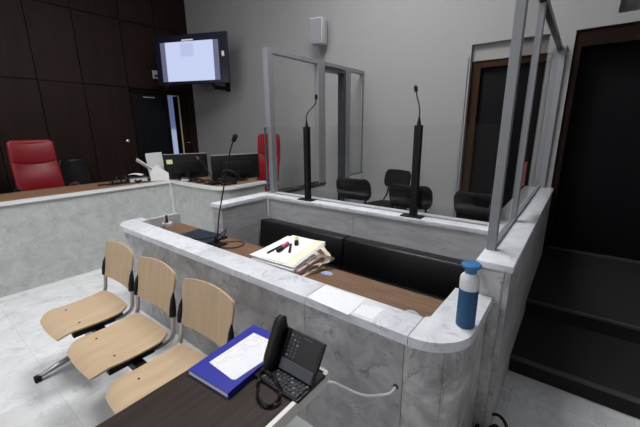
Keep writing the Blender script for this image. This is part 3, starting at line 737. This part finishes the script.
# laptop / cup / desk microphone
t = thing('laptop', 'closed dark slate laptop on the brown desk', 'laptop', (-2.58, 1.60, .70), math.radians(2))
MB().box(-.23, .18, -.13, .13, 0, .012, bev=.003).build('base', M['laptop'], t, smooth=False)
MB().box(-.23, .18, -.13, .13, .0125, .020, bev=.003).build('lid', M['laptop'], t, smooth=False)
t = thing('antenna_puck', 'round white base with short black stub on the desk end', 'device', (-3.20, 1.60, .70))
MB().lathe([(0, 0), (.052, 0), (.054, .004), (.050, .04), (.046, .044), (0, .044)], 28).build('base', M['offwhite'], t)
MB().tube([(0, 0, .044), (0, 0, .12)], [.013, .010], 12).build('stub', M['black'], t)
t = thing('desk_microphone', 'slim gooseneck microphone standing on the inner desk', 'microphone', (-2.36, 1.58, .70))
MB().box(-.10, .10, -.045, .045, 0, .012, bev=.003).build('base_plate', M['blackmetal'], t, smooth=False)
MB().lathe([(0, 0), (.016, 0), (.014, .03), (.008, .05), (0, .05)], 16, c=(0, 0, .012)).build('socket', M['black'], t)
MB().tube(catmull([(0, .02, .05), (.03, .02, .18), (.068, .02, .304), (.165, .02, .55), (.235, .02, .73), (.275, .02, .815), (.315, .02, .875)], 8), .0055, 8).build('gooseneck', M['black'], t)
MB().tube([(.307, .02, .862), (.31, .02, .867), (.338, .02, .905), (.345, .02, .915)], [.008, .017, .018, .008], 14).build('microphone_head', M['blackfoam'], t)
c = MB().tube(catmull([(-3.19, 1.60, .80), (-3.14, 1.55, .76), (-3.02, 1.47, .74), (-2.88, 1.44, .722), (-2.70, 1.47, .726), (-2.55, 1.50, .727), (-2.47, 1.62, .726), (-2.42, 1.70, .76), (-2.38, 1.71, .80), (-2.35, 1.66, .76), (-2.36, 1.60, .72)], 8), .0045, 8).build('microphone_cable', M['black'])
tag(c, 'black cable curling over the laptop between the white puck and desk microphone', 'cable')
c = MB().tube(catmull([(-2.30, 1.60, .715), (-2.22, 1.68, .722), (-2.17, 1.72, .712), (-2.13, 1.68, .706), (-2.14, 1.60, .706), (-2.24, 1.53, .706), (-2.38, 1.51, .706), (-2.50, 1.44, .724)], 8), .0045, 8).build('microphone_cable', M['black'])
tag(c, 'black cable loop on the brown desk right of the desk microphone', 'cable')

# ------------------------------------------------------------------ red judge chairs and black chairs
def office_chair(label, loc, rz, h=1.53, scale_w=1.0):
    t = thing('executive_chair', label, 'chair', loc, rz, 'red leather chairs at the judges bench')
    b0 = .62; top = h-loc[2]
    def back(u, v):
        eu = (u-.5)*2
        c = .235*(1-.10*v)*(1-.10*max(0, (v-.88)/.12)**2)
        y = .19+.11*v - .045*eu*eu + .028*math.sin(v*PI*3.0+1.2)*(1-eu*eu)
        return (eu*c*scale_w, y, .50+(top-.50)*v)
    MB().sheet(back, 14, 22, lambda u, v: .05+.05*math.sin(min(max(u, .04), .96)*PI)**.5*math.sin(min(max(v, .05), .95)*PI)**.4).build('backrest', M['red'], t, sub=1)
    def pil(u, v):
        eu = (u-.5)*2
        return (eu*.215*scale_w, .245-.045*eu*eu+.03*v, top-.34+.05*eu*eu*(1-v)+.32*v)
    MB().sheet(pil, 12, 8, lambda u, v: .02+.07*math.sin(min(max(u, .03), .97)*PI)**.5*math.sin(min(max(v, .06), .94)*PI)**.5).build('headrest', M['red'], t, sub=1)
    def seat(u, v):
        return ((u-.5)*.50, -.27+.50*v, .47+.015*math.sin(u*PI))
    MB().sheet(seat, 10, 10, .10).build('seat', M['red'], t, sub=1)
    for s in (-1, 1):
        MB().tube(catmull([(s*.22, .15, .46), (s*.29, .12, .56), (s*.31, .12, .72), (s*.32, -.04, .775), (s*.32, -.18, .775)], 5), .014, 8, flat=(1.6, .8)).build('armrest', M['chrome'], t)
    MB().tube([(0, 0, .10), (0, 0, .43)], .028, 14).build('column', M['chrome'], t)
    b = MB()
    for k in range(5):
        a = k*2*PI/5+.3
        b.tube([(0, 0, .12), (.28*math.cos(a), .28*math.sin(a), .06)], [.028, .016], 8)
    b.build('star_base', M['black'], t)
    for k in range(5):
        a = k*2*PI/5+.3
        MB().lathe([(0, -.012), (.028, -.012), (.03, -.008), (.03, .008), (.028, .012), (0, .012)], 14, Matrix.Translation((.30*math.cos(a), .30*math.sin(a), .03)) @ Matrix.Rotation(a+PI/2, 4, 'Z') @ Matrix.Rotation(PI/2, 4, 'Y')).build('castor', M['black'], t)
    return t
office_chair('red leather high-backed chair behind the left judges bench', (-5.70, 1.26, .15), math.radians(90+5), 1.54, 1.2)
office_chair('red leather high-backed chair turned sideways beside the glass partition', (-3.83, 3.42, .12), math.radians(2), 1.58)

def low_chair(label, loc, rz):
    t = thing('black_armchair', label, 'chair', loc, rz, 'black chairs beside the red judge chair')
    def back(u, v):
        eu = (u-.5)*2; c = .24*(1-.35*max(0, (v-.5)/.5)**2)
        return (eu*c, .22+.06*v-.06*eu*eu, .50+.56*v)
    MB().sheet(back, 12, 12, .06).build('backrest', M['blackleather'], t, sub=1)
    MB().sheet(lambda u, v: ((u-.5)*.5, -.26+.5*v, .46), 8, 8, .09).build('seat', M['blackleather'], t, sub=1)
    MB().tube([(0, 0, .08), (0, 0, .43)], .03, 12).build('column', M['blackmetal'], t)
    b = MB()
    for k in range(5):
        a = k*2*PI/5
        b.tube([(0, 0, .10), (.28*math.cos(a), .28*math.sin(a), .015)], [.03, .014], 8)
    b.build('star_base', M['blackmetal'], t)
low_chair('black armchair to the right of the red judge chair', (-6.36, 1.84, .15), math.radians(90))
low_chair('black armchair to the left of the red judge chair at the image edge', (-6.36, .66, .15), math.radians(90))

# ------------------------------------------------------------------ equipment on the judges' bench
BT = .975
def monitor(name, label, loc, rz, wd, ht, lift, note=False, tilt=4):
    """back of the screen faces local +y"""
    t = thing(name, label, 'monitor', loc, rz, 'monitors on the judges bench')
    R = Matrix.Translation((0, 0, lift)) @ Matrix.Rotation(math.radians(tilt), 4, 'X')
    MB().box(-wd/2, wd/2, -.012, .014, 0, ht, R, bev=.006).box(-wd*.3, wd*.3, .014, .040, ht*.2, ht*.75, R, bev=.01).build('housing', M['black'], t)
    MB().box(-wd/2+.004, wd/2-.004, -.013, .0, ht, ht+.004, R).build('top_edge', M['offwhite'], t, smooth=False)
    MB().box(-wd/2+.012, wd/2-.012, -.0135, -.012, .02, ht-.012, R).build('screen', M['screenoff'], t, smooth=False)
    MB().box(-.03, .03, .03, .05, .01, lift+.12).box(-.12, .12, -.06, .10, 0, .012, bev=.004).build('stand', M['black'], t, smooth=False)
    MB().tube(catmull([(.05, .045, lift+.08), (.08, .07, .10), (.16, .05, .02), (.22, .09, .012)], 6), .004, 6).build('cable', M['black'], t)
    if note:
        MB().box(-wd*.42, -wd*.30, .0145, .016, ht*.45, ht*.80, R).build('sticky_note', M['postit'], t, smooth=False)
# local +y must point at the camera: rotation such that +y -> (.865,-.5)
ra = math.atan2(-.5, .865) - PI/2
monitor('computer_monitor', 'black monitor with a yellow sticky note on the bench, seen from behind', (-4.40, 2.58, BT), ra+.10, .58, .335, .012, False, -3)
monitor('computer_monitor', 'black monitor on the right end of the bench, next to the red chair', (-3.66, 2.87, BT), ra+.20, .66, .33, .015, False, 0)
o = MB().box(-.038, .038, 0, .0012, -.03, .03).build('sticky_note', M['postit'], smooth=False)
_m = Matrix.Translation((-4.40, 2.58, BT)) @ Matrix.Rotation(ra+.10, 4, 'Z') @ Matrix.Translation((.215, .030, .012+.235)) @ Matrix.Rotation(math.radians(-3), 4, 'X')
o.location = _m.translation; o.rotation_euler = _m.to_euler()
tag(o, 'pale yellow sticky note on the back of the left monitor', 'note')
# scanner
t = thing('document_scanner', 'small white document scanner with raised trays on the bench corner', 'scanner', (-4.60, 2.27, BT), math.radians(60))
MB().prism([(-.10, 0), (.13, 0), (.13, .10), (.00, .20), (-.06, .18), (-.10, .10)], -.09, .09, Matrix(((1, 0, 0, 0), (0, 0, 1, 0), (0, 1, 0, 0), (0, 0, 0, 1))), bev=.006).build('body', M['white'], t)
MB().box(-.24, 0, -.08, .05, -.005, .005, Matrix.Translation((-.06, -.02, .14)) @ Matrix.Rotation(math.radians(38), 4, 'Y') @ Matrix.Rotation(math.radians(-22), 4, 'X')).build('output_tray', M['white'], t, smooth=False)
MB().box(-.12, .09, .10, .112, .06, .37, Matrix.Rotation(math.radians(-4), 4, 'Y')).build('paper_support', M['offwhite'], t, smooth=False)
# clutter
def clutter():
    t = thing('stamp_rack', 'dark wire rack of stamps left of the scanner on the bench', 'rack', (-4.72, 1.80, BT), math.radians(75))
    r = MB().box(-.11, .11, -.05, .05, 0, .01).box(-.11, -.105, -.05, .05, .01, .12).box(.105, .11, -.05, .05, .01, .12).box(-.11, .11, .0, .005, .09, .10)
    r.build('rack_frame', M['blackmetal'], t, smooth=False)
    for k in range(4):
        MB().lathe([(0, 0), (.014, 0), (.014, .03), (.007, .04), (.009, .07), (.012, .085), (0, .095)], 12, c=(-.075+k*.05, .01, .012)).build('stamp', M['darkgrey'] if k % 2 else M['black'], t)
    t = thing('binder_stack', 'dark box file lying on the bench left of the scanner', 'box', (-4.70, 2.03, BT), math.radians(80))
    MB().box(-.13, .10, -.10, .10, 0, .07, bev=.008).build('case', M['darkgrey'], t)
    MB().box(-.12, .09, -.101, -.09, .01, .055).build('page_edges', M['offwhite'], t, smooth=False)
    o = MB().sheet(lambda u, v: ((u-.5)*.20, (v-.5)*.14, .075+.02*math.sin(u*PI)), 8, 4, .002).build('curled_paper', M['paperplain']); o.location = (-4.72, 2.0, BT+.012); o.rotation_euler = (0, 0, .9)
    tag(o, 'curled white paper lying on the dark box beside the scanner', 'paper')
    o = MB().tube(catmull([(-.12, 0, .01), (-.05, .03, .012), (.0, -.02, .012), (.08, .02, .012), (.12, -.02, .01)], 6), .009, 8).build('dark_cable', M['black']); o.location = (-4.68, 1.66, BT); o.rotation_euler = (0, 0, 1.2)
    tag(o, 'black cable lying on the wooden bench top, furthest left', 'cable')
    for i, (x, y, rz, lb) in enumerate(((-4.20, 2.42, .2, 'small grey adapter in front of the left monitor'), )):
        t = thing('power_adapter', lb, 'adapter', (x, y, BT), rz)
        MB().box(-.05, .05, -.025, .025, 0, .028, bev=.005).build('case', M['offwhite'], t)
        MB().box(-.045, .045, -.02, .02, .028, .05, bev=.005).build('plug', M['darkgrey'], t)
    for pts, lb in (([(-4.1, 2.42, .98), (-3.98, 2.46, .99), (-3.9, 2.41, .985), (-3.8, 2.44, .99), (-3.68, 2.42, .982)], 'tangled black cable along the bench edge in front of the left monitor'),
                    ([(-3.95, 2.50, .985), (-3.82, 2.56, 1.0), (-3.74, 2.5, .985), (-3.62, 2.48, .985), (-3.55, 2.6, .985)], 'black cable between the two monitors on the bench')):
        c = MB().tube(catmull(pts, 7), .009, 8).build('dark_cable', M['black']); tag(c, lb, 'cable')
    for pts, lb in (([(-4.30, 2.42, .985), (-4.22, 2.50, 1.01), (-4.12, 2.47, .985), (-4.04, 2.52, 1.0), (-3.96, 2.55, .985)], 'thick black cable tangle at the foot of the left monitor'),
                    ([(-3.78, 2.66, .985), (-3.70, 2.60, 1.02), (-3.62, 2.66, .99), (-3.50, 2.50, .985), (-3.44, 2.60, .985)], 'black cable tangle at the foot of the right monitor'),
                    ([(-4.74, 1.88, .985), (-4.66, 1.92, 1.03), (-4.60, 1.98, .99), (-4.62, 2.08, 1.02), (-4.58, 2.14, .985)], 'black cable looped in front of the dark box file')):
        c = MB().tube(catmull(pts, 7), .013, 8).build('dark_cable', M['black']); tag(c, lb, 'cable')
    t = thing('bench_microphone', 'black gooseneck microphone leaning between the two monitors', 'microphone', (-3.62, 2.47, BT))
    MB().box(-.06, .06, -.05, .05, 0, .035, bev=.008).build('base', M['black'], t)
    MB().tube(catmull([(0, 0, .03), (-.06, 0, .12), (-.20, .02, .22), (-.33, .03, .30)], 8), .008, 8).build('gooseneck', M['black'], t)
    MB().tube([(-.32, .03, .295), (-.34, .03, .305), (-.38, .03, .33)], [.010, .019, .012], 12).build('microphone_head', M['darkgrey'], t)
    t = thing('desk_phone_small', 'dark telephone with handset in front of the right monitor', 'telephone', (-3.52, 2.64, BT), math.radians(-40))
    MB().prism([(-.09, 0), (.09, 0), (.09, .05), (-.09, .12)], -.09, .09, Matrix(((0, 0, 1, 0), (1, 0, 0, 0), (0, 1, 0, 0), (0, 0, 0, 1))), bev=.006).build('base', M['black'], t)
    MB().tube(catmull([(-.06, -.08, .13), (-.06, -.05, .155), (-.06, .05, .135), (-.06, .09, .09)], 4), [.018]*13, 10).build('handset', M['black'], t)
    t['category'] = 'telephone'
clutter()
for o in bpy.data.objects:
    if o.name == 'desk_phone_small': o.name = 'telephone'

# ------------------------------------------------------------------ television
def television():
    yaw = -1.145
    t = thing('television', 'wall-mounted dark television with a lit page near the corner', 'television', (-5.62, 3.60, 2.842), yaw + PI/2)
    W, H = 1.41, 1.41*.575
    # front faces local -y
    R = Matrix.Rotation(math.radians(-1.5), 4, 'X')
    MB().box(-W/2, W/2, 0, .05, -H/2, H/2, R, bev=.006).build('housing', M['bezel'], t, smooth=False)
    sx0, sx1, sz0, sz1 = -.59, .545, -.355, .29
    MB().box(sx0, sx1, -.003, 0, sz0, sz1, R).build('screen', emit('screen_grey', srgb(104, 108, 138), .8), t, smooth=False)
    MB().box(sx0+.10, sx1-.10, -.005, -.003, sz0, sz1, R).build('page_image', emit('screen_page', srgb(196, 206, 240), 1.0), t, smooth=False)
    MB().box(sx0+.40, sx0+.66, -.006, -.005, sz1-.24, sz1-.03, R).build('crest_image', emit('screen_crest', srgb(182, 190, 228), 1.0), t, smooth=False)
    MB().box(sx0+.44, sx0+.66, -.006, -.003, sz1+.012, sz1+.032, R).build('caption_bar', emit('screen_caption', srgb(200, 200, 215), 1.0), t, smooth=False)
    MB().box(.60, .645, -.004, 0, .02, .10, R).build('sticker', M['white'], t, smooth=False)
    MB().box(-.2, .2, .05, .09, -.2, .15, R, bev=.01).build('rear_housing', M['black'], t, smooth=False)
television()
t = thing('television_bracket', 'black swivel wall bracket carrying the television', 'bracket', (-5.60, 4.35, 2.52))
MB().box(-.06, .06, -.03, 0, -.16, .16, bev=.004).build('wall_plate', M['blackmetal'], t, smooth=False)
MB().box(-.03, .03, -.32, -.03, -.14, -.07, bev=.01).tube([(0, -.30, -.105), (.08, -.5, .05), (.02, -.64, .22)], .028, 10).build('arm', M['blackmetal'], t, smooth=False)
t = thing('motion_sensor', 'small white box sensor on the wood wall beside the television', 'sensor', (XL, 3.55, 2.70))
MB().box(0, .045, -.05, .05, -.075, .075, bev=.008).build('case', M['offwhite'], t)
MB().box(.045, .05, -.025, .03, -.05, .0, bev=.002).build('lens', M['darkgrey'], t)

# loudspeaker on back wall
t = thing('wall_loudspeaker', 'grey and white loudspeaker mounted high on the back wall', 'loudspeaker', (-3.235, 4.18, 2.83), math.radians(14))
MB().box(-.10, .09, -.10, .10, 0, .33, bev=.008).build('cabinet', M['speaker_body'], t)
MB().box(-.094, .084, -.108, -.10, .012, .318, bev=.003).build('grille', M['speaker_front'], t, smooth=False)
MB().box(-.03, .03, .09, .17, .12, .2).build('bracket', M['speaker_body'], t, smooth=False)

# cable bundle on floor bottom right
c = MB().tube([p + Vector((.0, .035, .01)) for p in catmull([(-.25, 1.58, .010), (-.235, 1.68, .02), (-.195, 1.75, .06), (-.145, 1.76, .08), (-.10, 1.72, .06), (-.085, 1.62, .012), (-.14, 1.60, .010), (-.185, 1.66, .02), (-.155, 1.71, .05), (-.12, 1.68, .045), (-.115, 1.60, .025), (-.10, 1.52, .01)], 8)], .0085, 8).build('floor_cable', M['black'])
tag(c, 'coiled black cable on the floor at the foot of the marble pier', 'cable')

# ------------------------------------------------------------------ ceiling lights
lm = emit('ceiling_diffuser', (1, .99, .98, 1), 25)
for i, (x, y, w, lb) in enumerate(((-1.8, 2.3, 1.2, 'above the padded bench'), (-2.9, .2, 1.0, 'above the wooden seats'))):
    t = thing('ceiling_light', 'square recessed ceiling light, %s' % lb, 'ceiling light', (x, y, ZC), 0, 'ceiling lights')
    MB().box(-w/2-.03, w/2+.03, -w/2-.03, w/2+.03, -.05, 0).build('housing', M['white'], t, smooth=False)
    MB().box(-w/2, w/2, -w/2, w/2, -.056, -.05).build('diffuser', lm, t, smooth=False)

# ------------------------------------------------------------------ world + colour
wd = bpy.data.worlds.new('world'); S.world = wd; wd.use_nodes = True
wd.node_tree.nodes['Background'].inputs[0].default_value = (.5, .55, .6, 1); wd.node_tree.nodes['Background'].inputs[1].default_value = .2
S.view_settings.view_transform = 'Standard'; S.view_settings.look = 'None'; S.view_settings.gamma = 1; S.view_settings.exposure = 0
S.view_settings.use_curve_mapping = False
